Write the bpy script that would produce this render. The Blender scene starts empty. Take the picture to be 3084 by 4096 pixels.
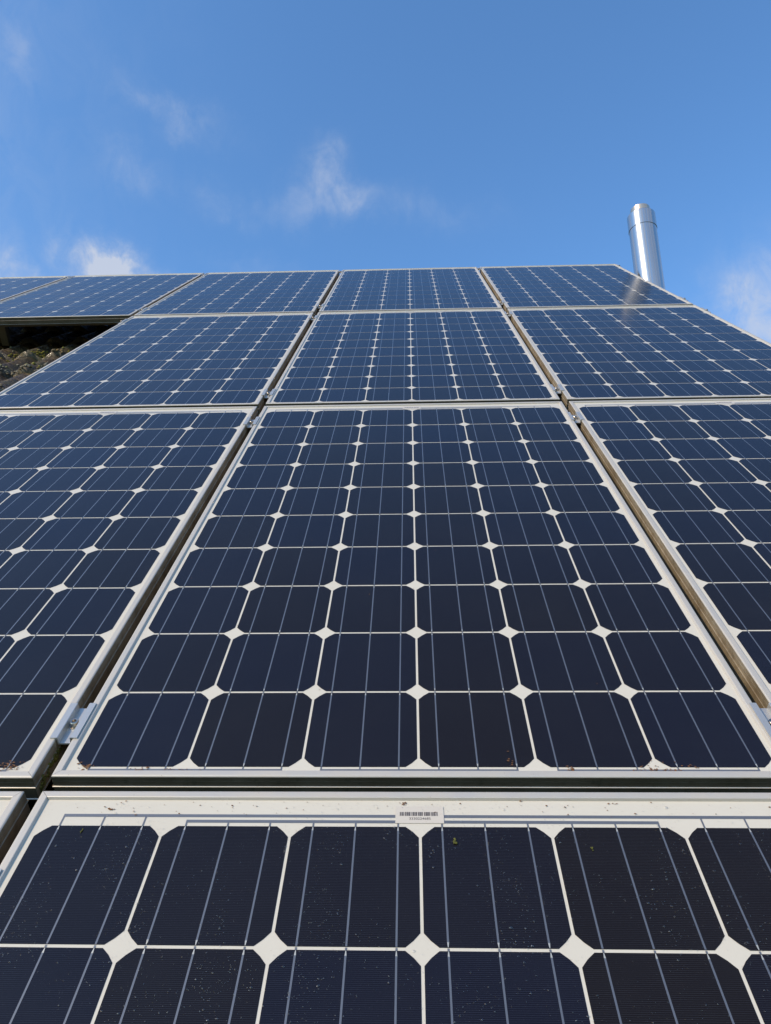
import bpy, bmesh, math, random
from mathutils import Vector, Matrix, noise
R = math.radians
scene = bpy.context.scene
COL = scene.collection
rnd = random.Random(7)

# ------------------------------------------------------------------ roof plane
SL = R(44.0)                       # roof pitch
Z0 = 4.35                          # world height of the roof-plane origin
CS, SN = math.cos(SL), math.sin(SL)
def W(x, y, z=0.0):                # roof plane (x along ridge, y up slope, z out) -> world
    return Vector((x, y*CS - z*SN, Z0 + y*SN + z*CS))
ROT = Matrix.Rotation(SL, 3, 'X')

# ------------------------------------------------------------------ camera
cam = bpy.data.cameras.new('camera')
cam.sensor_fit = 'HORIZONTAL'; cam.sensor_width = 36.0; cam.lens = 34.871
cam.clip_start = 0.02; cam.clip_end = 6000
camo = bpy.data.objects.new('camera', cam); COL.objects.link(camo)
right = Vector((0.99935985, 0.0262456, -0.02431159))
up = Vector((0.01073479, 0.42825731, 0.90359307))
back = Vector((0.03412696, -0.90327562, 0.42770142))
m3 = ROT @ Matrix((right, up, back)).transposed()
m4 = m3.to_4x4(); m4.translation = W(-0.00672857, -0.76234874, 0.74343462)
camo.matrix_world = m4
scene.camera = camo

# ------------------------------------------------------------------ light
SUN_AZ, SUN_EL = 52.0, 34.0        # degrees left of "straight behind the viewer", height
sdir = Vector((-math.sin(R(SUN_AZ))*math.cos(R(SUN_EL)), -math.cos(R(SUN_AZ))*math.cos(R(SUN_EL)), math.sin(R(SUN_EL))))
sun = bpy.data.lights.new('sun', 'SUN'); sun.energy = 2.5; sun.angle = R(0.53); sun.color = (1.0, 0.80, 0.54)
suno = bpy.data.objects.new('sun', sun); COL.objects.link(suno)
suno.rotation_euler = sdir.to_track_quat('Z', 'Y').to_euler(); suno.location = (0, 0, 30)

scene.view_settings.view_transform = 'Standard'
scene.view_settings.look = 'None'
scene.view_settings.gamma = 1.0
scene.view_settings.exposure = 0.72

SKY = 0.15
world = bpy.data.worlds.new('World'); scene.world = world; world.use_nodes = True
nt = world.node_tree; nt.nodes.clear()
def wn(t, **k):
    n = nt.nodes.new(t)
    for a, b in k.items(): setattr(n, a, b)
    return n
def wl(a, b): nt.links.new(a, b)
def wmath(op, a, b=None, c=None):
    n = wn('ShaderNodeMath', operation=op)
    for i, v in enumerate((a, b, c)):
        if v is None: continue
        if hasattr(v, 'is_linked'): wl(v, n.inputs[i])
        else: n.inputs[i].default_value = v
    return n.outputs[0]
def wvec(op, a, b=None, scale=None):
    n = wn('ShaderNodeVectorMath', operation=op)
    for i, v in enumerate((a, b)):
        if v is None: continue
        if hasattr(v, 'is_linked'): wl(v, n.inputs[i])
        else: n.inputs[i].default_value = v
    if scale is not None: n.inputs['Scale'].default_value = scale
    return n.outputs['Value'] if op in ('DOT_PRODUCT', 'LENGTH') else n.outputs['Vector']
sky = wn('ShaderNodeTexSky', sky_type='NISHITA')
sky.sun_disc = False; sky.sun_elevation = R(SUN_EL); sky.sun_rotation = R(180 + SUN_AZ)
sky.altitude = 200; sky.air_density = 1.0; sky.dust_density = 0.6; sky.ozone_density = 1.6
tc = wn('ShaderNodeTexCoord'); D = tc.outputs['Generated']
n1 = wn('ShaderNodeTexNoise'); n1.inputs['Scale'].default_value = 16; n1.inputs['Detail'].default_value = 6; n1.inputs['Roughness'].default_value = 0.62
wl(D, n1.inputs['Vector'])
n2 = wn('ShaderNodeTexNoise'); n2.inputs['Scale'].default_value = 20; n2.inputs['Detail'].default_value = 9; n2.inputs['Roughness'].default_value = 0.62
n2.inputs['Distortion'].default_value = 0.6
mpw = wn('ShaderNodeMapping'); mpw.inputs['Rotation'].default_value = (0, R(20), R(8)); mpw.inputs['Scale'].default_value = (1.35, 1.0, 0.75)
wl(D, mpw.inputs['Vector']); wl(mpw.outputs['Vector'], n2.inputs['Vector'])
warp = wvec('SCALE', wvec('SUBTRACT', n1.outputs['Color'], (0.5, 0.5, 0.5)), scale=0.085)
DW = wvec('ADD', D, warp)
# wisps of cloud, and unseen ones added to streak the flue's reflection: azimuth (right of north), elevation, half widths, tilt (degrees), density
PUFFS = [(-6.6, 42.6, 1.0, 1.4, 20, 0.32), (-5.6, 41.5, 1.4, 0.8, 0, 0.10), (-9.5, 41.0, 2.0, 1.0, 0, 0.07), (-8.8, 41.6, 1.3, 1.2, 0, 0.08), (0.3, 41.0, 4.5, 1.0, -8, 0.10), (-22.3, 44.9, 2.6, 0.9, -8, 0.22),
         (-25.2, 40.9, 1.7, 1.0, -20, 0.20), (-35.3, 45.0, 0.7, 1.2, 20, 0.14), (-26.0, 34.2, 1.9, 1.25, -6, 1.25), (-24.2, 33.9, 2.0, 1.0, -10, 0.5), (-33.7, 32.4, 1.0, 1.5, 0, 0.50),
         (-31.9, 32.2, 0.8, 0.8, 0, 0.32), (29.0, 29.4, 3.2, 3.2, 0, 0.62), (27.4, 31.8, 1.4, 1.4, 0, 0.16), (-17.2, 40.2, 2.2, 1.0, 0, 0.11), (-10.8, 40.3, 2.2, 1.0, 0, 0.09),
         (-14.0, 36.3, 3.0, 0.7, 0, 0.06), (-46, 42, 10, 16, 0, 0.10), (-60, 32, 12, 6, 5, 0.8), (180, 52, 30, 4, 6, 0.6), (-150, 48, 6, 10, 0, 0.6), (165, 42, 3, 12, 0, 0.7), (142, 40, 1.8, 10, 0, 0.7), (112, 40, 2.6, 12, 0, 0.7), (204, 42, 55, 18, 0, 0.26), (250, 40, 4, 12, 0, 0.6), (190, 38, 2.5, 12, 0, 0.7), (62, 30, 10, 5, 0, 0.7), (150, 28, 14, 5, 0, 0.8), (-170, 33, 5, 7, 10, 0.7), (205, 25, 6, 5, 0, 0.8), (120, 40, 6, 6, 0, 0.5)]
total = None
for az, el, sa, se, tilt, dens in PUFFS:
    a, e = R(az), R(el)
    c = Vector((math.sin(a)*math.cos(e), math.cos(a)*math.cos(e), math.sin(e)))
    east = Vector((math.cos(a), -math.sin(a), 0)); nor = east.cross(c) * -1
    if nor.z < 0: nor = -nor
    t = R(tilt); u = east*math.cos(t) + nor*math.sin(t); v = nor*math.cos(t) - east*math.sin(t)
    uu = wmath('MULTIPLY', wvec('DOT_PRODUCT', DW, tuple(u)), 1/math.radians(sa))
    vv = wmath('MULTIPLY', wvec('DOT_PRODUCT', wvec('SUBTRACT', DW, tuple(c)), tuple(v)), 1/math.radians(se))
    front = wmath('GREATER_THAN', wvec('DOT_PRODUCT', D, tuple(c)), 0.3)
    r2 = wmath('ADD', wmath('MULTIPLY', uu, uu), wmath('MULTIPLY', vv, vv))
    g = wmath('MULTIPLY', wmath('EXPONENT', wmath('MULTIPLY', r2, -0.8)), wmath('MULTIPLY', front, dens*1.35))
    total = g if total is None else wmath('ADD', total, g)
tex = wn('ShaderNodeMapRange', interpolation_type='SMOOTHSTEP')
tex.inputs['From Min'].default_value = 0.30; tex.inputs['From Max'].default_value = 0.70
tex.inputs['To Min'].default_value = 0.25; tex.inputs['To Max'].default_value = 1.0
wl(n2.outputs['Fac'], tex.inputs['Value'])
cov = wmath('MINIMUM', wmath('MULTIPLY', total, tex.outputs['Result']), 0.9)
hs = wn('ShaderNodeHueSaturation'); hs.inputs['Saturation'].default_value = 1.0; hs.inputs['Value'].default_value = 1.0
wl(sky.outputs['Color'], hs.inputs['Color'])
mixc = wn('ShaderNodeMix', data_type='RGBA')
tint = wn('ShaderNodeMix', data_type='RGBA', blend_type='MULTIPLY'); tint.inputs['Factor'].default_value = 1.0
wl(hs.outputs['Color'], tint.inputs['A']); tint.inputs['B'].default_value = (0.605, 0.90, 1.11, 1)
wl(cov, mixc.inputs['Factor']); wl(tint.outputs['Result'], mixc.inputs['A'])
mixc.inputs['B'].default_value = (0.355/SKY, 0.39/SKY, 0.465/SKY, 1)
bg = wn('ShaderNodeBackground'); bg.inputs['Strength'].default_value = SKY
wl(mixc.outputs['Result'], bg.inputs['Color'])
wo = wn('ShaderNodeOutputWorld'); wl(bg.outputs['Background'], wo.inputs['Surface'])

# ------------------------------------------------------------------ helpers
def tag(o, label=None, cat=None, group=None, kind=None):
    for k, v in (('label', label), ('category', cat), ('group', group), ('kind', kind)):
        if v: o[k] = v
    return o
def link(o, parent=None):
    COL.objects.link(o)
    if parent: o.parent = parent
    return o
def mesh_obj(name, bm, mats, parent=None, smooth=False, normals=True):
    if normals: bmesh.ops.recalc_face_normals(bm, faces=bm.faces)
    me = bpy.data.meshes.new(name); bm.to_mesh(me); bm.free()
    for m in (mats if isinstance(mats, (list, tuple)) else [mats]): me.materials.append(m)
    if smooth: me.polygons.foreach_set('use_smooth', [True]*len(me.polygons))
    return link(bpy.data.objects.new(name, me), parent)
def inst(name, me, parent, loc=(0, 0, 0)):
    o = bpy.data.objects.new(name, me); o.location = loc
    return link(o, parent)
def on_roof(name, x, y, z=0.0, rz=0.0):
    o = bpy.data.objects.new(name, None); o.empty_display_size = 0.05
    o.location = W(x, y, z)
    o.rotation_euler = (Matrix.Rotation(SL, 3, 'X') @ Matrix.Rotation(rz, 3, 'Z')).to_euler()
    return link(o)
def place(o, x, y, z=0.0):
    o.location = W(x, y, z); o.rotation_euler = (SL, 0, 0); return o
def box(bm, x0, x1, y0, y1, z0, z1, mi=0):
    v = [bm.verts.new(p) for p in ((x0,y0,z0),(x1,y0,z0),(x1,y1,z0),(x0,y1,z0),(x0,y0,z1),(x1,y0,z1),(x1,y1,z1),(x0,y1,z1))]
    for q in ((0,3,2,1),(4,5,6,7),(0,1,5,4),(1,2,6,5),(2,3,7,6),(3,0,4,7)):
        bm.faces.new([v[i] for i in q]).material_index = mi
def quad(bm, x0, x1, y0, y1, z, mi=0):
    f = bm.faces.new([bm.verts.new(p) for p in ((x0,y0,z),(x1,y0,z),(x1,y1,z),(x0,y1,z))]); f.material_index = mi
    return f
def extrude_profile(bm, pts, y0, y1, mi=0):
    a = [bm.verts.new((x, y0, z)) for x, z in pts]; b = [bm.verts.new((x, y1, z)) for x, z in pts]
    n = len(pts)
    for i in range(n):
        bm.faces.new((a[i], a[(i+1) % n], b[(i+1) % n], b[i])).material_index = mi
    bm.faces.new(a).material_index = mi; bm.faces.new(b[::-1]).material_index = mi
def cyl(bm, c, r0, r1, z0, z1, n=24, mi=0, caps=True):
    a = [bm.verts.new((c[0]+r0*math.cos(2*math.pi*i/n), c[1]+r0*math.sin(2*math.pi*i/n), z0)) for i in range(n)]
    b = [bm.verts.new((c[0]+r1*math.cos(2*math.pi*i/n), c[1]+r1*math.sin(2*math.pi*i/n), z1)) for i in range(n)]
    for i in range(n):
        f = bm.faces.new((a[i], a[(i+1) % n], b[(i+1) % n], b[i])); f.material_index = mi; f.smooth = True
    if caps:
        bm.faces.new(a[::-1]).material_index = mi; bm.faces.new(b).material_index = mi

# ------------------------------------------------------------------ materials
class Mat:
    def __init__(s, name):
        s.m = bpy.data.materials.new(name); s.m.use_nodes = True; s.t = s.m.node_tree
        s.b = s.t.nodes['Principled BSDF']; s.out = s.t.nodes['Material Output']
    def set(s, **k):
        for a, v in k.items():
            i = s.b.inputs[a.replace('_', ' ')]
            if hasattr(v, 'is_linked'): s.t.links.new(v, i)
            else: i.default_value = (*v, 1) if isinstance(v, tuple) and len(v) == 3 and i.type == 'RGBA' else v
        return s
    def node(s, t, **k):
        n = s.t.nodes.new(t)
        for a, b in k.items(): setattr(n, a, b)
        return n
    def coord(s, kind='Object'): return s.node('ShaderNodeTexCoord').outputs[kind]
    def mapping(s, vec, scale=(1, 1, 1), loc=(0, 0, 0)):
        n = s.node('ShaderNodeMapping'); n.inputs['Scale'].default_value = scale; n.inputs['Location'].default_value = loc
        s.t.links.new(vec, n.inputs['Vector']); return n.outputs['Vector']
    def noise(s, vec, scale, detail=4, rough=0.55, out='Fac'):
        n = s.node('ShaderNodeTexNoise'); n.inputs['Scale'].default_value = scale; n.inputs['Detail'].default_value = detail
        n.inputs['Roughness'].default_value = rough; s.t.links.new(vec, n.inputs['Vector']); return n.outputs[out]
    def ramp(s, fac, stops):
        n = s.node('ShaderNodeValToRGB'); s.t.links.new(fac, n.inputs['Fac']); e = n.color_ramp.elements
        while len(e) < len(stops): e.new(0.5)
        for x, (p, c) in zip(e, stops):
            x.position = p; x.color = (c, c, c, 1) if isinstance(c, (int, float)) else (*c, 1)
        return n.outputs['Color']
    def mix(s, f, a, b):
        n = s.node('ShaderNodeMix', data_type='RGBA')
        for key, v in (('Factor', f), ('A', a), ('B', b)):
            i = n.inputs[key]
            if hasattr(v, 'is_linked'): s.t.links.new(v, i)
            else: i.default_value = (*v, 1) if isinstance(v, tuple) else v
        return n.outputs['Result']
    def math(s, op, a, b=None, c=None):
        n = s.node('ShaderNodeMath', operation=op)
        for i, v in enumerate((a, b, c)):
            if v is None: continue
            if hasattr(v, 'is_linked'): s.t.links.new(v, n.inputs[i])
            else: n.inputs[i].default_value = v
        return n.outputs[0]
    def bump(s, h, strength=0.3, dist=0.01):
        n = s.node('ShaderNodeBump'); n.inputs['Strength'].default_value = strength; n.inputs['Distance'].default_value = dist
        s.t.links.new(h, n.inputs['Height']); s.t.links.new(n.outputs['Normal'], s.b.inputs['Normal']); return s

COATR = 0.155
# glass-covered silicon cell, thin silver fingers, slight cell-to-cell shade
M_CELL = Mat('silicon_cell'); k = M_CELL
oc = k.coord(); sep = k.node('ShaderNodeSeparateXYZ'); k.t.links.new(oc, sep.inputs[0])
fr = k.math('FRACT', k.math('MULTIPLY', sep.outputs['Y'], 1/0.00206))
fing = k.math('LESS_THAN', fr, 0.085)
oi = k.node('ShaderNodeObjectInfo'); rndv = oi.outputs['Random']
base = k.mix(rndv, (0.0082, 0.0050, 0.0030), (0.0070, 0.0058, 0.0105))
geo = k.coord('Object')
base = k.mix(k.math('MULTIPLY', fing, 0.34), base, (0.075, 0.085, 0.11))
wp = k.node('ShaderNodeNewGeometry').outputs['Position']
dirt = k.ramp(k.noise(wp, 5.0, 6, 0.65), [(0.42, 0.0), (0.8, 1.0)])
spk = k.ramp(k.noise(wp, 700.0, 2, 0.5), [(0.66, 0.0), (0.74, 1.0)])
dust = k.math('ADD', k.math('MULTIPLY', dirt, 0.008), k.math('MULTIPLY', spk, 0.03))
base = k.mix(dust, base, (0.30, 0.29, 0.27))
rr = k.math('ADD', k.math('MULTIPLY', dirt, 0.05), COATR - 0.02)
k.set(Base_Color=base, Roughness=0.5, Specular_IOR_Level=0.0, Coat_Weight=1.0, Coat_Roughness=rr, Coat_IOR=1.38)

M_BACK = Mat('white_backsheet'); k = M_BACK
wp = k.node('ShaderNodeNewGeometry').outputs['Position']
d1 = k.ramp(k.noise(wp, 9, 6, 0.7), [(0.35, 0.0), (0.75, 1.0)])
d2 = k.ramp(k.noise(wp, 260, 3, 0.6), [(0.69, 0.0), (0.76, 1.0)])
bc = k.mix(k.math('MULTIPLY', d1, 0.22), (0.545, 0.505, 0.435), (0.45, 0.40, 0.32))
bc = k.mix(k.math('MULTIPLY', d2, 0.45), bc, (0.28, 0.22, 0.15))
k.set(Base_Color=bc, Roughness=0.6, Specular_IOR_Level=0.0, Coat_Weight=1.0, Coat_Roughness=COATR, Coat_IOR=1.38)

def metal(name, col, rough, metallic=1.0, coat=0.0, spec=0.5):
    k = Mat(name); wp = k.node('ShaderNodeNewGeometry').outputs['Position']
    n = k.noise(wp, 35, 5, 0.6); c2 = tuple(x*0.86 for x in col)
    k.set(Base_Color=k.mix(n, col, c2), Roughness=rough, Metallic=metallic, Coat_Weight=coat, Specular_IOR_Level=spec)
    if coat: k.set(Coat_Roughness=COATR)
    return k
M_BUS = metal('tinned_ribbon', (0.20, 0.20, 0.21), 0.36, 0.6, 1.0)
M_TIP = metal('solder_tip', (0.50, 0.49, 0.45), 0.5, 0.4, 1.0)
M_BAR = metal('tinned_busbar', (0.19, 0.19, 0.20), 0.4, 0.5, 1.0)

M_ALU = Mat('anodised_aluminium'); k = M_ALU
wp = k.node('ShaderNodeNewGeometry').outputs['Position']
g1 = k.ramp(k.noise(wp, 14, 7, 0.7), [(0.40, 0.0), (0.78, 1.0)])
g2 = k.ramp(k.noise(wp, 190, 3, 0.6), [(0.70, 0.0), (0.77, 1.0)])
ac = k.mix(k.math('MULTIPLY', g1, 0.40), (0.52, 0.48, 0.43), (0.40, 0.335, 0.255))
ac = k.mix(k.math('MULTIPLY', g2, 0.55), ac, (0.10, 0.08, 0.055))
k.set(Base_Color=ac, Roughness=k.math('ADD', k.math('MULTIPLY', g1, 0.12), 0.42), Metallic=k.math('SUBTRACT', 0.36, k.math('MULTIPLY', g1, 0.2)))
k.bump(k.noise(wp, 900, 2, 0.5), 0.06, 0.0006)

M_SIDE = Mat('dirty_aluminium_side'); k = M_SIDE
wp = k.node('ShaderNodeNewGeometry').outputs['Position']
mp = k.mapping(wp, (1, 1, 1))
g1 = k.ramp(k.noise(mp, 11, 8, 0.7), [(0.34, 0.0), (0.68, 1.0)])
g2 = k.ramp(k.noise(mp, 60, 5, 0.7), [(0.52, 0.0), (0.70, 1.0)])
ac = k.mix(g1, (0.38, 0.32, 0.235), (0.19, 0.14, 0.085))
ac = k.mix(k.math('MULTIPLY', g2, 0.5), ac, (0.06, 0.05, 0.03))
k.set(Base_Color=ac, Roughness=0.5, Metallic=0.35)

M_LOW = Mat('dark_lower_frame_face'); k = M_LOW  # darker, browner tone for the outer face of each bottom rail
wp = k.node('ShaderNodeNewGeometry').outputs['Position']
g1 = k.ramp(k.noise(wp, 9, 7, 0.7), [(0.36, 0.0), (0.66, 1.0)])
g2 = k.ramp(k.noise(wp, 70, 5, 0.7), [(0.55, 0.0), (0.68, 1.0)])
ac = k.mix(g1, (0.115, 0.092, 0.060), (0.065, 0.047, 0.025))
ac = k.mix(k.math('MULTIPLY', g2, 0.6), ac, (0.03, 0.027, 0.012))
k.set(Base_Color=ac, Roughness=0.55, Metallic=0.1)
M_CLAMP = metal('clamp_aluminium', (0.56, 0.55, 0.53), 0.36, 0.6)
M_BOLT = metal('stainless_bolt', (0.50, 0.44, 0.38), 0.30, 1.0)
M_RAIL = Mat('weathered_rail'); k = M_RAIL
wp = k.node('ShaderNodeNewGeometry').outputs['Position']
k.set(Base_Color=k.mix(k.noise(wp, 18, 6, 0.7), (0.24, 0.20, 0.15), (0.11, 0.085, 0.055)), Roughness=0.5, Metallic=0.4)

M_PAPER = Mat('sticker_paper'); M_PAPER.set(Base_Color=(0.515, 0.465, 0.405), Roughness=0.6, Specular_IOR_Level=0.0, Coat_Weight=1.0, Coat_Roughness=COATR)
M_INK = Mat('sticker_ink'); M_INK.set(Base_Color=(0.07, 0.06, 0.06), Roughness=0.6, Specular_IOR_Level=0.0, Coat_Weight=1.0, Coat_Roughness=COATR)

M_DROP = Mat('water'); k = M_DROP
fz = k.node('ShaderNodeFresnel'); fz.inputs['IOR'].default_value = 1.33
gl = k.node('ShaderNodeBsdfGlossy'); gl.inputs['Roughness'].default_value = 0.24; gl.inputs['Color'].default_value = (1, 0.98, 0.94, 1)
tr = k.node('ShaderNodeBsdfTransparent'); mx = k.node('ShaderNodeMixShader')
k.t.links.new(k.math('ADD', fz.outputs['Fac'], 0.048), mx.inputs['Fac']); k.t.links.new(tr.outputs[0], mx.inputs[1]); k.t.links.new(gl.outputs[0], mx.inputs[2])
k.t.links.new(mx.outputs[0], k.out.inputs['Surface'])

def plain(name, c1, c2, scale, rough=0.8, bump=0.0, dist=0.005):
    k = Mat(name); wp = k.node('ShaderNodeNewGeometry').outputs['Position']
    n = k.ramp(k.noise(wp, scale, 6, 0.65), [(0.35, 0.0), (0.65, 1.0)])
    k.set(Base_Color=k.mix(n, c1, c2), Roughness=rough)
    if bump: k.bump(k.noise(wp, scale*3, 5, 0.6), bump, dist)
    return k
M_MOSS = plain('moss', (0.16, 0.15, 0.02), (0.055, 0.06, 0.012), 120, 0.95, 0.8, 0.003)
M_MOSSY = plain('bright_moss', (0.26, 0.21, 0.015), (0.09, 0.08, 0.012), 60, 0.95, 0.8, 0.003)
M_LEAF = plain('dry_leaf', (0.22, 0.085, 0.025), (0.07, 0.035, 0.015), 300, 0.8)
M_LICH = Mat('lichen'); k = M_LICH
wp = k.node('ShaderNodeNewGeometry').outputs['Position']
lc = k.ramp(k.noise(wp, 9, 2, 0.5), [(0.34, (0.42, 0.24, 0.06)), (0.45, (0.20, 0.15, 0.08)), (0.55, (0.24, 0.22, 0.18)), (0.64, (0.30, 0.28, 0.03))])
lc = k.mix(k.ramp(k.noise(wp, 220, 4, 0.6), [(0.4, 0.0), (0.7, 1.0)]), lc, (0.05, 0.045, 0.03))
k.set(Base_Color=lc, Roughness=0.9).bump(k.noise(wp, 260, 4, 0.6), 0.9, 0.004)
M_TILE = Mat('weathered_roof_tile'); k = M_TILE
wp = k.node('ShaderNodeNewGeometry').outputs['Position']
a = k.ramp(k.noise(wp, 22, 8, 0.7), [(0.36, (0.016, 0.011, 0.007)), (0.53, (0.065, 0.043, 0.027)), (0.68, (0.24, 0.155, 0.065))])
b = k.ramp(k.noise(wp, 5, 5, 0.6), [(0.50, 0.0), (0.66, 1.0)])
tcol = k.mix(k.math('MULTIPLY', b, 0.4), a, (0.085, 0.085, 0.02))
k.set(Base_Color=tcol, Roughness=k.ramp(k.noise(wp, 40, 4, 0.6), [(0.38, 0.14), (0.62, 0.75)])).bump(k.noise(wp, 110, 7, 0.75), 0.9, 0.008)

# ------------------------------------------------------------------ one solar panel, built once
PITCH = 0.159; HC = 0.0778
PX, PY = 6.3787*PITCH, 10.6049*PITCH
XL, XR, YB, YT = -0.4950, 0.4950, -0.0190, 1.6420     # outer frame, origin on the lower cell edge
mm = 0.001

def frame_mesh():
    bm = bmesh.new()
    prof = [(28,-37.4),(28,-38.6),(0,-38.6),(0,-36.6),(-1.3,-35.6),(-1.5,-34.8),(0,-34.2),(0,-15.6),(-1.3,-15.0),(-1.5,-14.2),(0,-13.7),(0,-5.4),(0.5,-5.2),(0.5,-4.8),(0,-4.6),
            (0,2.0),(0.5,3.1),(1.6,3.8),(3.2,4.0),(9.9,4.0),(10.8,3.5),(12.3,0.3),(12.3,-0.6)]
    prof = [(u*mm, z*mm) for u, z in prof]
    gap = 0.25*mm
    def side(P, low=1):       # P(u, along 0/1) -> (x, y)
        rows = []
        for u, z in prof:
            (xa, ya), (xb, yb) = P(u)
            rows.append((bm.verts.new((xa, ya, z)), bm.verts.new((xb, yb, z))))
        for i in range(len(rows)-1):
            f = bm.faces.new((rows[i][0], rows[i][1], rows[i+1][1], rows[i+1][0]))
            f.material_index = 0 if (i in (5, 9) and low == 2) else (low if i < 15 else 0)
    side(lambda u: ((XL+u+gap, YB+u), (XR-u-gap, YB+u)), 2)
    side(lambda u: ((XR-u, YB+u+gap), (XR-u, YT-u-gap)))
    side(lambda u: ((XR-u-gap, YT-u), (XL+u+gap, YT-u)))
    side(lambda u: ((XL+u, YT-u-gap), (XL+u, YB+u+gap)))
    # outward normals per face
    for f in bm.faces: f.normal_update()
    me_ = bm
    return me_
def fix_normals_outward(bm):
    cx, cy = (XL+XR)/2, (YB+YT)/2
    for f in bm.faces:
        f.normal_update(); c = f.calc_center_median(); n = f.normal
        if n.z > 0.3: continue
        if n.z < -0.3 and c.z > -0.03: f.normal_flip(); continue
    bm.normal_update()

bmf = frame_mesh()
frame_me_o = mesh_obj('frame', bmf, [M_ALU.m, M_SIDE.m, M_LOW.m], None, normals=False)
FRAME_ME = frame_me_o.data; bpy.data.objects.remove(frame_me_o)

def tmp(name, bm, mats):
    o = mesh_obj(name, bm, mats, None, normals=False); me = o.data; bpy.data.objects.remove(o); return me
bm = bmesh.new(); box(bm, XL+0.010, XR-0.010, YB+0.010, YT-0.010, -0.005, 0.0)
BACK_ME = tmp('backsheet', bm, M_BACK.m)

BBX = (-0.0525, 0.0, 0.0525); BW = 0.00106
def cell_mesh(variant):
    bm = bmesh.new(); ch = 0.0160; z = 0.0003; h = HC - 0.0001
    pts = []
    for sx, sy in ((1,-1),(1,1),(-1,1),(-1,-1)):
        seq = []
        for t in (0, 0.5, 1):
            # slightly bowed corner cut
            bow = 0.0009*math.sin(math.pi*t)
            px = h - ch*(1-t) + bow*0.7 if False else h - ch*t + bow*0.7
            py = h - ch*(1-t) + bow*0.7
            seq.append((sx*px, sy*py))
        if sx*sy < 0: seq = seq[::-1]
        # order counter clockwise
        if (sx, sy) in ((1,-1),): seq = sorted(seq, key=lambda p: p[1])
        if (sx, sy) in ((1,1),): seq = sorted(seq, key=lambda p: p[1])
        if (sx, sy) in ((-1,1),): seq = sorted(seq, key=lambda p: -p[1])
        if (sx, sy) in ((-1,-1),): seq = sorted(seq, key=lambda p: -p[1])
        pts += seq
    bm.faces.new([bm.verts.new((x, y, z)) for x, y in pts])
    zb = 0.00055
    for x in BBX:
        a = -h; b = h
        quad(bm, x-BW, x+BW, a+0.006, b-0.006, zb, 1)
        for s in (1, -1):
            y1 = s*(h-0.006); y2 = s*(h-0.0005)
            tipmat = 2 if (s == 1 or variant == 1) else 1
            vv = [(x-BW, y1), (x+BW, y1), (x+BW*0.35, y2), (x-BW*0.35, y2)]
            if tipmat == 1: vv = [(x-BW, y1), (x+BW, y1), (x+BW, y2), (x-BW, y2)]
            if s == -1: vv = vv[::-1]
            bm.faces.new([bm.verts.new((p, r, zb)) for p, r in vv]).material_index = tipmat
        quad(bm, x-BW, x+BW, h+0.0001, h+0.0029, 0.0004, 3)     # ribbon crossing the gap to the next cell
    return tmp('cell', bm, [M_CELL.m, M_BUS.m, M_TIP.m, M_BAR.m])
CELL_ME = [cell_mesh(0), cell_mesh(1)]
def cx(c): return (c-2.5)*PITCH
def ribbon(c0, c1, y0, y1, ta, tb, cells):
    bm = bmesh.new(); quad(bm, cx(c0)-0.0537, cx(c1)+0.0537, y0, y1, 0.0003)
    for c in cells:
        for x in BBX: quad(bm, cx(c)+x-BW, cx(c)+x+BW, ta, tb, 0.00034)
    return tmp('busbar_ribbon', bm, [M_BAR.m])
BAR_MES = [ribbon(0, 5, 1.6021, 1.6066, 1.5889, 1.6030, (0, 5)), ribbon(1, 4, 1.5935, 1.5980, 1.5889, 1.5940, (1, 2, 3, 4))] + \
          [ribbon(c, c+1, -0.0066, -0.0021, -0.0025, 0.0014, (c, c+1)) for c in (0, 2, 4)]
# sticker
bm = bmesh.new(); box(bm, -0.0305, 0.0298, 1.5933, 1.6197, 0.0004, 0.0009)
STICK_ME = tmp('barcode_sticker', bm, M_PAPER.m)
rb = random.Random(3); bm = bmesh.new(); x = -0.0250; n_ = 0
while x < 0.0215:
    w = rb.choice((0.00045, 0.00045, 0.0009, 0.0013)); quad(bm, x, x+w, 1.6045, 1.6105, 0.0011); n_ += 1
    x += w + (rb.choice((0.0011, 0.0016)) if n_ % 5 == 0 else rb.choice((0.0004, 0.0006)))
CODE_ME = tmp('barcode', bm, M_INK.m)
fc = bpy.data.curves.new('digits', 'FONT'); fc.body = '3330224685'; fc.size = 0.0052; fc.align_x = 'CENTER'; fc.space_character = 1.05
fo = bpy.data.objects.new('digits', fc); COL.objects.link(fo); fo.location = (0, 1.5985, 0.0011)
bpy.context.view_layer.update()
dme = bpy.data.meshes.new_from_object(fo.evaluated_get(bpy.context.evaluated_depsgraph_get())); dme.materials.clear(); dme.materials.append(M_INK.m)
for v in dme.vertices: v.co += Vector((0, 1.5985, 0.0011))
bpy.data.objects.remove(fo)

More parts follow.
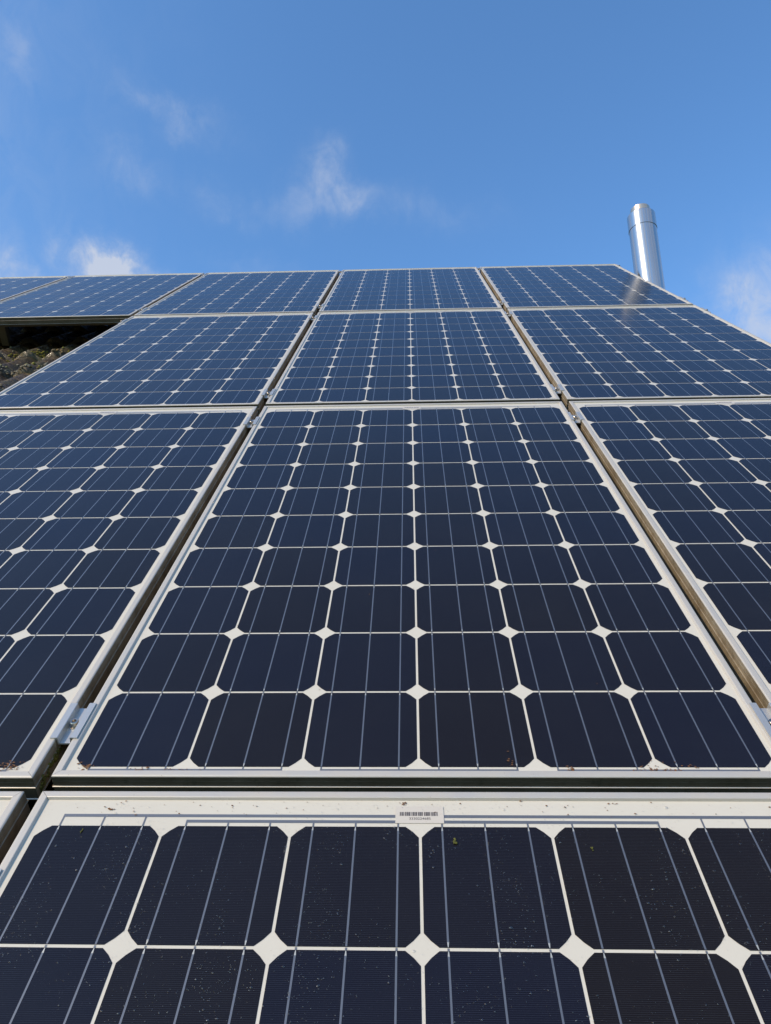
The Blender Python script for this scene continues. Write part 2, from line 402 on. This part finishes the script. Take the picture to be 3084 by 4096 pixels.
ROWS = {
 (-1,0): 'nearest-row solar panel showing only a white frame corner at the left picture edge',
 (0,0): 'wet droplet-covered solar panel nearest the viewer with a readable barcode sticker',
 (1,0): 'nearest-row solar panel to the right of the one with the readable sticker',
 (-1,1): 'dark second-row solar panel left of the big central one, brown crumbs in its corner',
 (0,1): 'big dark solar panel seen whole in the centre, leaf crumbs along its bottom frame',
 (1,1): 'dark second-row solar panel cut off by the right edge of the picture',
 (-1,2): 'blue third-row solar panel beside the dark gap with mossy roof tiles',
 (0,2): 'blue third-row solar panel directly above the big central one',
 (1,2): 'blue third-row solar panel along the open right-hand roof edge',
 (-3,3): 'leftmost top-row solar panel, cut off by the left edge of the picture',
 (-2,3): 'second top-row solar panel from the left, overhanging the dark gap with mossy tiles',
 (-1,3): 'third top-row solar panel from the left',
 (0,3): 'fourth top-row solar panel from the left, left of the one mirroring the flue',
 (1,3): 'top-row solar panel at the right corner, mirroring the steel flue',
}
# jitter of each module on its rails (mm) as in any hand-built array
JIT = {(-1,0): (0.5, -0.5), (0,0): (0, 0), (-1,1): (0, -2.0), (0,1): (0, 0), (1,1): (0.8, 1.0), (-1,2): (0, -1.5), (0,2): (0, 0.5), (1,2): (0, -1.0)}
def solar_panel(i, j):
    dx, dy = JIT.get((i, j), (rnd.uniform(-0.8, 0.8), rnd.uniform(-1.2, 1.2)))
    p = on_roof('solar_panel', i*PX + dx*mm, (j-1)*PY + dy*mm, 0.0, R(rnd.uniform(-0.03, 0.03)))
    tag(p, ROWS[(i, j)], 'solar panel', 'solar panels mounted in four rows on the roof')
    inst('frame', FRAME_ME, p); inst('backsheet', BACK_ME, p); [inst('busbar_ribbon', b_, p) for b_ in BAR_MES]
    for c in range(6):
        for r in range(10):
            inst('solar_cell', CELL_ME[c % 2], p, (cx(c), (r+0.5)*PITCH, 0))
    s = inst('barcode_sticker', STICK_ME, p); inst('barcode', CODE_ME, s)
    if (i, j) == (0, 0): inst('serial_number', dme, s)
    return p
for key in ROWS: solar_panel(*key)

# ------------------------------------------------------------------ rails and clamps
RAILY = {0: (0.090, 1.482), 1: (0.088, 1.480), 2: (0.113, 1.503), 3: (0.157, 1.566)}
ROWN = {0: 'nearest', 1: 'second', 2: 'third', 3: 'top'}
def rail(j, kk, y, x0, x1):
    p = on_roof('mounting_rail', (x0+x1)/2, (j-1)*PY + y, 0.0); L = (x1-x0)/2
    tag(p, 'weathered mounting rail under the %s end of the %s panel row' % (('lower', 'upper')[kk], ROWN[j]), 'mounting rail', 'mounting rails under the panels')
    bm = bmesh.new(); extrude = [(-20,-39.2),(-20,-78),(20,-78),(20,-39.2),(6,-39.2),(6,-52),(-6,-52),(-6,-39.2)]
    a = [bm.verts.new((-L, u*mm, z*mm)) for u, z in extrude]; b = [bm.verts.new((L, u*mm, z*mm)) for u, z in extrude]
    for q in range(8): bm.faces.new((a[q], a[(q+1) % 8], b[(q+1) % 8], b[q]))
    bm.faces.new(a); bm.faces.new(b[::-1]); mesh_obj('channel', bm, M_RAIL.m, p)
    x = -L + 0.3
    while x < L:
        bm = bmesh.new(); box(bm, x-0.02, x+0.02, -0.016, 0.016, -0.186, -0.0785); mesh_obj('roof_hook', bm, M_RAIL.m, p); x += 0.95
for j in range(4):
    for kk in (0, 1):
        rail(j, kk, RAILY[j][kk], (-3.60 if j == 3 else -1.545), 1.552)

bm = bmesh.new()
extrude_profile(bm, [(x*mm, z*mm) for x, z in ((-19.5,6.4),(-9.6,6.4),(-8.9,5.8),(-8.2,-4.0),(8.2,-4.0),(8.9,5.8),(9.6,6.4),(19.5,6.4),(19.5,4.2),(11.2,4.2),(10.4,-6.4),(-10.4,-6.4),(-11.2,4.2),(-19.5,4.2))], -0.0375, 0.0375)
bmesh.ops.recalc_face_normals(bm, faces=bm.faces); CLAMP_ME = tmp('bracket', bm, M_CLAMP.m)
bm = bmesh.new()
extrude_profile(bm, [(x*mm, z*mm) for x, z in ((-19.5,6.4),(-9.6,6.4),(-8.9,5.8),(-8.2,-4.0),(9.0,-4.0),(9.0,-6.4),(-10.4,-6.4),(-11.2,4.2),(-19.5,4.2))], -0.0375, 0.0375)
bmesh.ops.recalc_face_normals(bm, faces=bm.faces); END_ME = tmp('bracket', bm, M_CLAMP.m)
bm = bmesh.new(); n = 24
z0, z1, zr = -4.0*mm, 4.6*mm, 0.5*mm
ring = lambda r, z, k=n: [bm.verts.new((r*math.cos(2*math.pi*i/k), r*math.sin(2*math.pi*i/k), z)) for i in range(k)]
lv = [ring(6.2*mm, z0), ring(6.2*mm, z1-0.9*mm), ring(5.4*mm, z1), ring(3.4*mm, z1-0.2*mm), ring(3.2*mm, zr)]
for a, b in zip(lv, lv[1:]):
    for i in range(n): bm.faces.new((a[i], a[(i+1) % n], b[(i+1) % n], b[i]))
bm.faces.new(lv[-1])
wsh = [ring(8.5*mm, z0+0.1*mm), ring(8.5*mm, z0+1.4*mm), ring(6.1*mm, z0+1.4*mm)]
for a, b in zip(wsh, wsh[1:]):
    for i in range(n): bm.faces.new((a[i], a[(i+1) % n], b[(i+1) % n], b[i]))
bmesh.ops.recalc_face_normals(bm, faces=bm.faces); BOLT_ME = tmp('bolt', bm, M_BOLT.m)
GAPS = {-3: 'in the leftmost panel gap', -2: 'in the second panel gap from left', -1: 'in the gap left of the central panels', 0: 'in the gap right of the central panels'}
def clamp(x, j, kk, where, cat, group, name, turn):
    p = on_roof(name, x, (j-1)*PY + RAILY[j][kk] + rnd.uniform(-2, 2)*mm, 0.0)
    tag(p, 'bolted %s %s, %s end of %s row' % (cat, where, ('lower', 'upper')[kk], ROWN[j]), cat, group)
    br = inst('bracket', END_ME if name == 'end_clamp' else CLAMP_ME, p); b = inst('bolt', BOLT_ME, p); b.rotation_euler.z = turn
    if 'left facing' in where: br.rotation_euler.z = math.pi
for j in range(4):
    for kk in (0, 1):
        for gx in ((-3, -2, -1, 0) if j == 3 else (-1, 0)):
            if j == 0 and kk == 0: continue
            clamp((gx+0.5)*PX, j, kk, GAPS[gx], 'panel clamp', 'clamps in the gaps between panels', 'panel_clamp', rnd.random())
        if j >= 1: clamp(PX + XR + 0.0122, j, kk, 'on the open right roof edge', 'end clamp', 'end clamps on the outer panel edges', 'end_clamp', rnd.random())
        if j == 2: clamp(-PX + XL - 0.0122, j, kk, 'on the left facing mossy tiles', 'end clamp', 'end clamps on the outer panel edges', 'end_clamp', rnd.random())

# ------------------------------------------------------------------ house
house = bpy.data.objects.new('house', None); COL.objects.link(house)
house.location = (-2.2, 2.0, 0)
tag(house, 'house with steep mossy tiled roof carrying the solar panels', 'house')
hl = Vector(house.location)
TW = 0.157; XA, XB = -5.9, 1.60; Y_EAVE, CRS = -2.34, 0.345
Y_RIDGE = 5.16
def tile_z(x, y, fy):
    ph = ((x + 2.09)/TW) % 1.0
    w = 0.5 + 0.5*math.cos(2*math.pi*ph); w = w**0.8
    return -0.199 + 0.044*w - 0.030*fy
bm = bmesh.new()
off = (3.23 - Y_EAVE) % CRS
nx = int((XB-XA)/(TW/12)); ys = []
y = Y_EAVE + off - CRS
def vert(p): return bm.verts.new(p - hl)
while y < Y_RIDGE:
    rows = []
    for fy in (None, 0.0, 0.04, 0.25, 0.5, 0.75, 1.03):
        yy = y + (0 if fy is None else fy*CRS)
        if yy > Y_RIDGE: break
        row = []
        fine = 1.4 < yy < 3.6
        for ix in range(nx+1):
            x = XA + (XB-XA)*ix/nx
            z = tile_z(x, yy, fy or 0)
            ex = 0.0
            if fine and -3.4 < x < -1.3:
                nz = noise.fractal(Vector((x*30, yy*30, 1.7)), 1.0, 2.0, 4)
                z += 0.0032*nz; ex = 0.009*noise.noise(Vector((x*40, y*11, 4.2)))
            if fy is None: z -= 0.034
            if fy in (None, 0.0): yy2 = yy + ex
            else: yy2 = yy
            row.append(vert(W(x, yy2, z)))
        rows.append(row)
    for a, b in zip(rows, rows[1:]):
        for ix in range(nx): bm.faces.new((a[ix], a[ix+1], b[ix+1], b[ix])).smooth = True
    y += CRS
bmesh.ops.recalc_face_normals(bm, faces=bm.faces)
roof_o = mesh_obj('roof', bm, M_TILE.m, house, normals=False)
# rear slope and ridge caps
rid = W(0, Y_RIDGE, -0.20); ev = W(0, Y_EAVE, -0.20)
bm = bmesh.new(); by = rid.y + (rid.y - ev.y)
f = [vert(Vector(q)) for q in ((XA, rid.y, rid.z), (XB, rid.y, rid.z), (XB, by, ev.z), (XA, by, ev.z))]; bm.faces.new(f)
f2 = [vert(Vector(q)) for q in ((XA, rid.y, rid.z-0.05), (XB, rid.y, rid.z-0.05), (XB, by, ev.z-0.05), (XA, by, ev.z-0.05))]; bm.faces.new(f2)
for a_, b_ in ((0,1),(1,2),(2,3),(3,0)): bm.faces.new((f[a_], f[b_], f2[b_], f2[a_]))
mesh_obj('rear_roof', bm, M_TILE.m, house)
bm = bmesh.new(); x = XA; kx = 0
while x < XB:
    x2 = min(x+0.40, XB); r0, r1 = 0.105, 0.090; rows = []
    for xx, rr_ in ((x, r0), (x2, r1)):
        rows.append([vert(Vector((xx, rid.y + rr_*math.cos(math.pi*t/8), rid.z - 0.02 + rr_*math.sin(math.pi*t/8)))) for t in range(9)])
    for t in range(8): bm.faces.new((rows[0][t], rows[0][t+1], rows[1][t+1], rows[1][t]))
    x += 0.385
mesh_obj('ridge_tiles', bm, M_TILE.m, house)
M_WALL = plain('render_wall', (0.55, 0.52, 0.46), (0.46, 0.43, 0.38), 6, 0.9, 0.3, 0.004)
fy0, fy1 = ev.y + 0.35, by - 0.35
def wall_z(yv): return min(rid.z - 0.12, rid.z - abs(yv - rid.y)*math.tan(SL) - 0.12)
bm = bmesh.new(); xw0, xw1 = XA + 0.12, XB - 0.06
for xx in (xw0, xw1):
    vs = [vert(Vector(q)) for q in ((xx, fy0, 0), (xx, fy1, 0), (xx, fy1, wall_z(fy1)), (xx, rid.y, wall_z(rid.y)), (xx, fy0, wall_z(fy0)))]
    bm.faces.new(vs)
for yy in (fy0, fy1):
    bm.faces.new([vert(Vector(q)) for q in ((xw0, yy, 0), (xw1, yy, 0), (xw1, yy, wall_z(yy)), (xw0, yy, wall_z(yy)))])
mesh_obj('walls', bm, M_WALL.m, house)

# ------------------------------------------------------------------ flue outside the gable
M_STEEL = Mat('brushed_stainless'); k = M_STEEL
oc = k.coord()
st = k.noise(k.mapping(oc, (60, 60, 0.25)), 3.0, 4, 0.6)
k.set(Base_Color=k.mix(st, (0.80, 0.77, 0.72), (0.34, 0.34, 0.35)), Metallic=1.0, Roughness=k.math('ADD', k.math('MULTIPLY', st, 0.14), 0.12), Anisotropic=0.0)
k.bump(st, 0.05, 0.004)
M_HOT = Mat('heat_tinted_steel'); M_HOT.set(Base_Color=(0.74, 0.58, 0.42), Metallic=1.0, Roughness=0.3)
fb = W(1.740, 5.0, 0.0)
flue = bpy.data.objects.new('flue', None); COL.objects.link(flue); flue.location = (fb.x, fb.y, 0)
tag(flue, 'round stainless steel flue rising beyond the right-hand roof edge', 'chimney')
H = fb.z; ro = 0.0985
def lathe(name, prof, m, parent, n=64):
    bm = bmesh.new(); rs = [[bm.verts.new((r*math.cos(2*math.pi*i/n), r*math.sin(2*math.pi*i/n), z)) for i in range(n)] for r, z in prof]
    for a, b in zip(rs, rs[1:]):
        for i in range(n): bm.faces.new((a[i], a[(i+1) % n], b[(i+1) % n], b[i])).smooth = True
    o = mesh_obj(name, bm, m, parent)
    return o
# creases: duplicate rings so smooth shading does not round the edges
lathe('pipe', [(ro, 0), (ro, H-0.65), (ro, H+0.2935)], M_STEEL.m, flue)
col_ = lathe('collar', [(ro-0.002, H+0.2915), (ro+0.0030, H+0.2916)], M_STEEL.m, flue)
bm = bmesh.new(); n = 64
def ringat(r, z): return [bm.verts.new((r*math.cos(2*math.pi*i/n), r*math.sin(2*math.pi*i/n), z)) for i in range(n)]
def band(a, b, sm=True):
    for i in range(n): bm.faces.new((a[i], a[(i+1) % n], b[(i+1) % n], b[i])).smooth = sm
r_ = ro + 0.0030
band(ringat(r_, H+0.2920), ringat(r_, H+0.416)); band(ringat(r_, H+0.416), ringat(r_-0.0025, H+0.4195)); band(ringat(r_-0.0025, H+0.4195), ringat(0.069, H+0.426), False)
band(ringat(r_, H+0.2920), ringat(ro-0.001, H+0.2921), False)
bpy.data.objects.remove(col_)
mesh_obj('collar', bm, M_STEEL.m, flue)
bm = bmesh.new()
band(ringat(0.0700, H+0.421), ringat(0.0700, H+0.4835)); band(ringat(0.0700, H+0.4835), ringat(0.0685, H+0.4835), False); band(ringat(0.0685, H+0.4835), ringat(0.0685, H+0.30))
mesh_obj('outlet', bm, M_HOT.m, flue)
for zz in (1.2, 2.8, 4.4, H-0.9):
    bm = bmesh.new(); band(ringat(ro+0.002, zz), ringat(ro+0.002, zz+0.04)); box(bm, -0.22, -ro, -0.02, 0.02, zz, zz+0.04); mesh_obj('wall_bracket', bm, M_STEEL.m, flue)

# ------------------------------------------------------------------ ground
M_GRASS = plain('lawn', (0.055, 0.085, 0.025), (0.10, 0.10, 0.045), 0.6, 0.95)
bm = bmesh.new(); quad(bm, -3000, 3000, -3000, 3000, 0.0)
tag(mesh_obj('ground', bm, M_GRASS.m), 'grassy ground around the house', None, None, 'structure')

# ------------------------------------------------------------------ moss, lichen, droplets, crumbs
def blob(bm, c, r, flat, seed, sub=1):
    ret = bmesh.ops.create_icosphere(bm, subdivisions=sub, radius=1.0)
    for v in ret['verts']:
        d = v.co.copy(); s = 1 + 0.45*noise.noise(d*1.7 + Vector((seed*3.1, seed*1.7, seed)))
        v.co = Vector((c[0] + d.x*r*s, c[1] + d.y*r*s, c[2] + d.z*r*s*flat))
        for f in v.link_faces: f.smooth = True
rl = random.Random(11)
bm = bmesh.new()
for q in range(1300):
    x = rl.uniform(-2.9, -1.40); n_c = rl.choice((0, 1, 1, 2))
    ye = 3.23 - CRS*(2-n_c) + (0 if n_c == 2 else 0)
    if rl.random() < 0.6: y = ye + abs(rl.gauss(0, 0.035))
    else: y = rl.uniform(2.2, 3.5)
    fy = ((y - 3.23) % CRS)/CRS
    dens = noise.noise(Vector((x*6, y*6, 9)))
    if dens < -0.12: continue
    r = rl.uniform(0.003, 0.011)*(1 + 0.8*max(0, dens))
    blob(bm, (x, y, tile_z(x, y, fy) + r*0.2), r, rl.uniform(0.4, 0.8), q)
for q in range(480):           # cushions of moss in the troughs and along the tile edges
    kx_ = rl.randrange(-8, 5); xc_ = -2.09 + TW*kx_ + 0.062
    yc_ = rl.choice((3.30, 3.30, 3.22, 2.90, 2.55)) if kx_ % 2 else rl.choice((3.31, 3.26))
    x = rl.gauss(xc_, 0.020); y = rl.gauss(yc_, 0.022)
    if not (-2.95 < x < -1.40): continue
    fy = ((y - 3.23) % CRS)/CRS; r = rl.uniform(0.003, 0.009)
    n0 = len(bm.faces); blob(bm, (x, y, tile_z(x, y, fy) + r*0.25), r, 0.7, q + 5000)
    bm.faces.ensure_lookup_table()
    for f in bm.faces[n0:]: f.material_index = 1
o = place(mesh_obj('moss_and_lichen', bm, [M_LICH.m, M_MOSSY.m]), 0, 0)
tag(o, 'orange and yellow-green lichen and moss crusted on the roof tiles', None, None, 'stuff')

# moss on the side wall of the second-row panel
bm = bmesh.new()
for q in range(160):
    t = rl.random(); y = -0.012 + 0.115*t; zt = -13 - 1.0*rl.random(); zb_ = -33 + 19*t
    z = rl.uniform(zb_, zt)*mm if zb_*1.0 < zt else zt*mm
    blob(bm, (0.0006, y, z), rl.uniform(0.0012, 0.0032), 0.9, q)
for v in bm.verts: v.co.x *= 0.55
o = place(mesh_obj('moss_patch', bm, M_MOSS.m), -PX + XR + 0.0004, 0, 0)
tag(o, 'yellow-green moss patch on the frame side at the lower end of the left gap', 'moss')

# single crumbs of moss on the wet panel
A0 = -PY
def crumb(x, y, r, label, m, cat, name):
    bm = bmesh.new()
    for q in range(7): blob(bm, (rl.gauss(0, r*0.5), rl.gauss(0, r*0.8), r*0.4), r*rl.uniform(0.4, 0.7), 0.8, q+x*99, 2)
    tag(place(mesh_obj(name, bm, m.m), x, A0 + y, 0.0006), label, cat)
crumb(0.0420, 1.5660, 0.0023, 'small yellow-green moss crumb on the wet panel just right of the barcode sticker', M_MOSS, 'moss', 'moss_crumb')
crumb(0.2020, 1.5570, 0.0014, 'tiny olive moss crumb on the wet panel, farther right of the barcode sticker', M_MOSS, 'moss', 'moss_crumb')
crumb(-0.418, 1.5790, 0.0013, 'tiny dull moss crumb near the upper left cell of the wet panel', M_MOSS, 'moss', 'moss_crumb')

# brown leaf crumbs gathered along the bottom frames
bm = bmesh.new()
def flake(x, y, s, z=0.0008):
    a = rl.uniform(0, 6.28); pts = []
    for q in range(5):
        rr_ = s*rl.uniform(0.4, 1.0); t = a + q*1.2566
        pts.append(bm.verts.new((x + rr_*math.cos(t)*1.5, y + rr_*math.sin(t)*0.8, z + rl.uniform(0, s*0.6))))
    bm.faces.new(pts)
def litter(xc, yc, sx, sy, n, s):
    for q in range(n): flake(rl.gauss(xc, sx), rl.gauss(yc, sy), rl.uniform(0.4, 1.0)*s)
litter(-0.458, 0.001, 0.006, 0.004, 22, 0.0024); litter(-0.380, -0.003, 0.006, 0.002, 14, 0.0022); litter(-0.335, -0.003, 0.012, 0.0015, 14, 0.0015)
litter(-0.300, -0.004, 0.006, 0.0015, 8, 0.0014); litter(0.1240, 0.012, 0.003, 0.006, 9, 0.0022); litter(0.2030, -0.003, 0.003, 0.003, 12, 0.0026)
litter(0.318, 0.004, 0.012, 0.006, 18, 0.0016); litter(0.330, -0.004, 0.010, 0.0012, 22, 0.0018); litter(0.365, 0.002, 0.006, 0.003, 8, 0.0016); litter(0.290, -0.004, 0.005, 0.0015, 8, 0.0018)
litter(-PX+0.455, 0.001, 0.010, 0.005, 40, 0.0020); litter(-PX+0.432, -0.003, 0.006, 0.003, 22, 0.0022)
for q in range(60): flake(rl.uniform(-0.48, 0.48), A0 + rl.uniform(1.604, 1.629), rl.choice((0.0006, 0.0009, 0.0014)))
litter(-0.394, A0+1.6145, 0.003, 0.0008, 7, 0.0022); litter(-0.020, A0+1.625, 0.003, 0.0012, 8, 0.0020); litter(0.245, A0+1.625, 0.003, 0.001, 5, 0.0016)
for q in range(70): flake(rl.uniform(-0.45, 0.45), rl.uniform(0.1, 1.55), rl.choice((0.0005, 0.0008, 0.0011)))
tag(place(mesh_obj('leaf_litter', bm, M_LEAF.m), 0, 0), 'brown leaf crumbs and specks lying along the panel frames', None, None, 'stuff')

# rain drops on the nearest panel
bm = bmesh.new()
def drop(x, y, r, hgt):
    k = 8; ex = rl.uniform(0.85, 1.25); a0 = rl.random()
    prev = None
    for fr_, hz in ((1.0, 0.0), (0.88, 0.45), (0.55, 0.85)):
        cur = [bm.verts.new((x + r*fr_*ex*math.cos(a0 + 2*math.pi*i/k), y + r*fr_/ex*math.sin(a0 + 2*math.pi*i/k), 0.00065 + r*hgt*hz)) for i in range(k)]
        if prev:
            for i in range(k): bm.faces.new((prev[i], prev[(i+1) % k], cur[(i+1) % k], cur[i])).smooth = True
        prev = cur
    t = bm.verts.new((x, y, 0.00065 + r*hgt))
    for i in range(k): bm.faces.new((prev[i], prev[(i+1) % k], t)).smooth = True
cnt = 0
while cnt < 8000:
    x = rl.uniform(-0.482, 0.482); y = rl.uniform(1.05, 1.625)
    d = noise.fractal(Vector((x*16, y*9, 3.3)), 1.0, 2.0, 3)
    if d < rl.uniform(-0.25, 0.55): continue
    if x > 0.1 and rl.random() < 0.35: continue
    r = min(0.0021, 0.00046*math.exp(rl.gauss(0, 0.45)))
    drop(x, A0 + y, r, rl.uniform(0.45, 0.75)); cnt += 1
tag(place(mesh_obj('water_droplets', bm, M_DROP.m), 0, 0), 'clear rain droplets scattered over the nearest panel', None, None, 'stuff')
